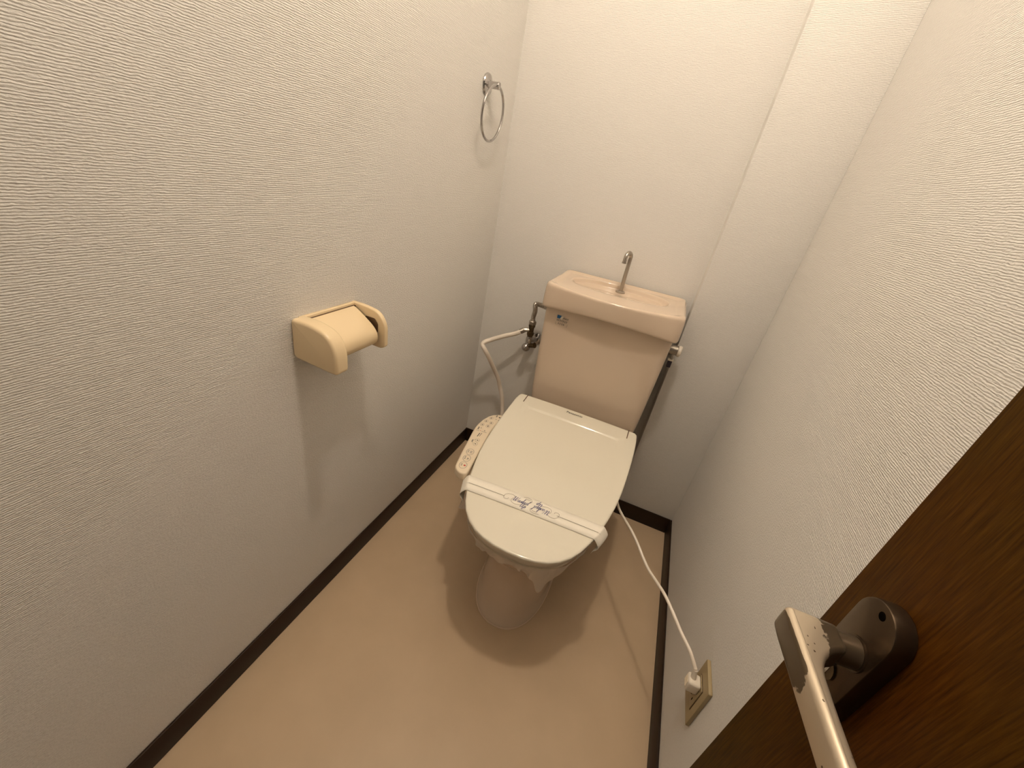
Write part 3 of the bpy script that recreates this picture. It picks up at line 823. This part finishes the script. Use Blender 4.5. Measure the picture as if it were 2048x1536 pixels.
cp = smooth_path([(0.688, 1.090, 0.395), (0.690, 1.030, 0.375), (0.705, 0.960, 0.365), (0.749, 0.872, 0.379), (0.769, 0.834, 0.381), (0.789, 0.804, 0.373), (0.806, 0.776, 0.371), (0.825, 0.737, 0.383),
                  (0.842, 0.706, 0.390), (0.862, 0.676, 0.385), (0.883, 0.646, 0.376), (0.902, 0.618, 0.372), (W - 0.0285, OY + 0.0055, PZc + 0.034)], 8)
tube('cable', cp, 0.0036, 'white', cord, 10)

# ------------------------------------------------------------------ door, swung into the room against the right wall
TH = math.radians(6)
DE = Vector((0.852, 0.347, 0.0))                         # free edge of the door, room side
dn = Vector((-math.cos(TH), -math.sin(TH), 0)); dt = Vector((-math.sin(TH), math.cos(TH), 0))
def dp(a, off, z): return DE + dt * a + dn * off + Vector((0, 0, z))
door = bpy.data.objects.new('door_1', None); COL.objects.link(door); door.location = dp(-0.57, 0, 0)
tag(door, 'dark brown wooden door standing open along the right wall', None, None, 'structure')
door.empty_display_size = 0.05
def local_obj(name, bm, material, parent, angle=35):
    # geometry in door axes (X = along the door to its free edge, Y = off its face, Z = up), placed by the object's own matrix
    o = from_bm(name, bm, material, None, True, angle)
    mm = Matrix.Identity(4)
    for i in range(3): mm[i][0] = dt[i]; mm[i][1] = dn[i]; mm[i][3] = DE[i]
    o.matrix_basis = mm
    put(o, parent)
    return o
local_obj('door_leaf', box_bm(-0.57, 0.0, -0.030, 0.0, 0.012, 1.995, 0.0012, 2), 'wood', door)
stad = arc(-0.056, 0.897, 0.022, 0, 180, 14) + arc(-0.056, 0.815, 0.022, 180, 360, 14)
bp = local_obj('backplate', prism_bm(stad, lambda u, v, w_: Vector((u, w_, v)), 0.0, 0.0155, 0.0018, 2), 'bronze', door)
def disc(name, a, z, r, o0, o1, material, parent, n=18, rz=None):
    return local_obj(name, prism_bm([(a + r * math.cos(2 * math.pi * k / n), z + (rz or r) * math.sin(2 * math.pi * k / n)) for k in range(n)], lambda u, v, w_: Vector((u, w_, v)), o0, o1), material, parent)
disc('screw', -0.0565, 0.9105, 0.0034, 0.0150, 0.01565, 'outletdark', bp)
disc('screw', -0.0555, 0.8485, 0.0022, 0.0150, 0.01565, 'outletdark', bp)
lk_ = disc('lock_turn', -0.056, 0.8375, 0.0075, 0.0150, 0.0170, 'darkmetal', bp, rz=0.0085)
local_obj('turn_slot', box_bm(-0.0572, -0.0548, 0.0168, 0.0176, 0.832, 0.843), 'chrome', lk_)
# lever: plan outline (along door, off door), extruded in height
plan = [(-0.0500, 0.0290), (-0.0490, 0.040), (-0.0465, 0.0672), (-0.060, 0.0682), (-0.10, 0.0687), (-0.178, 0.0692), (-0.178, 0.0575), (-0.12, 0.0565), (-0.096, 0.0550), (-0.0840, 0.0490), (-0.0765, 0.0400), (-0.0720, 0.0290)]
plan = round_poly(plan, [0.005, 0.006, 0.006, 0.01, 0.02, 0.006, 0.006, 0.02, 0.010, 0.008, 0.006, 0.005], 5)
lbm = prism_bm(plan, lambda u, v, w_: Vector((u, v, w_)), 0.8575, 0.8830, 0.0050, 5)
loft_bm([[Vector((-0.0610 + rx * math.cos(2 * math.pi * k / 28), o_, 0.8703 + 0.0123 * math.sin(2 * math.pi * k / 28))) for k in range(28)] for o_, rx in
         ((0.0150, 0.0118), (0.030, 0.0115), (0.042, 0.0122), (0.050, 0.0128))], bm=lbm)
local_obj('lever', lbm, 'lever', door, 50)
disc('neck_collar', -0.0610, 0.8703, 0.0136, 0.0150, 0.0168, 'bronze', bp, 28)
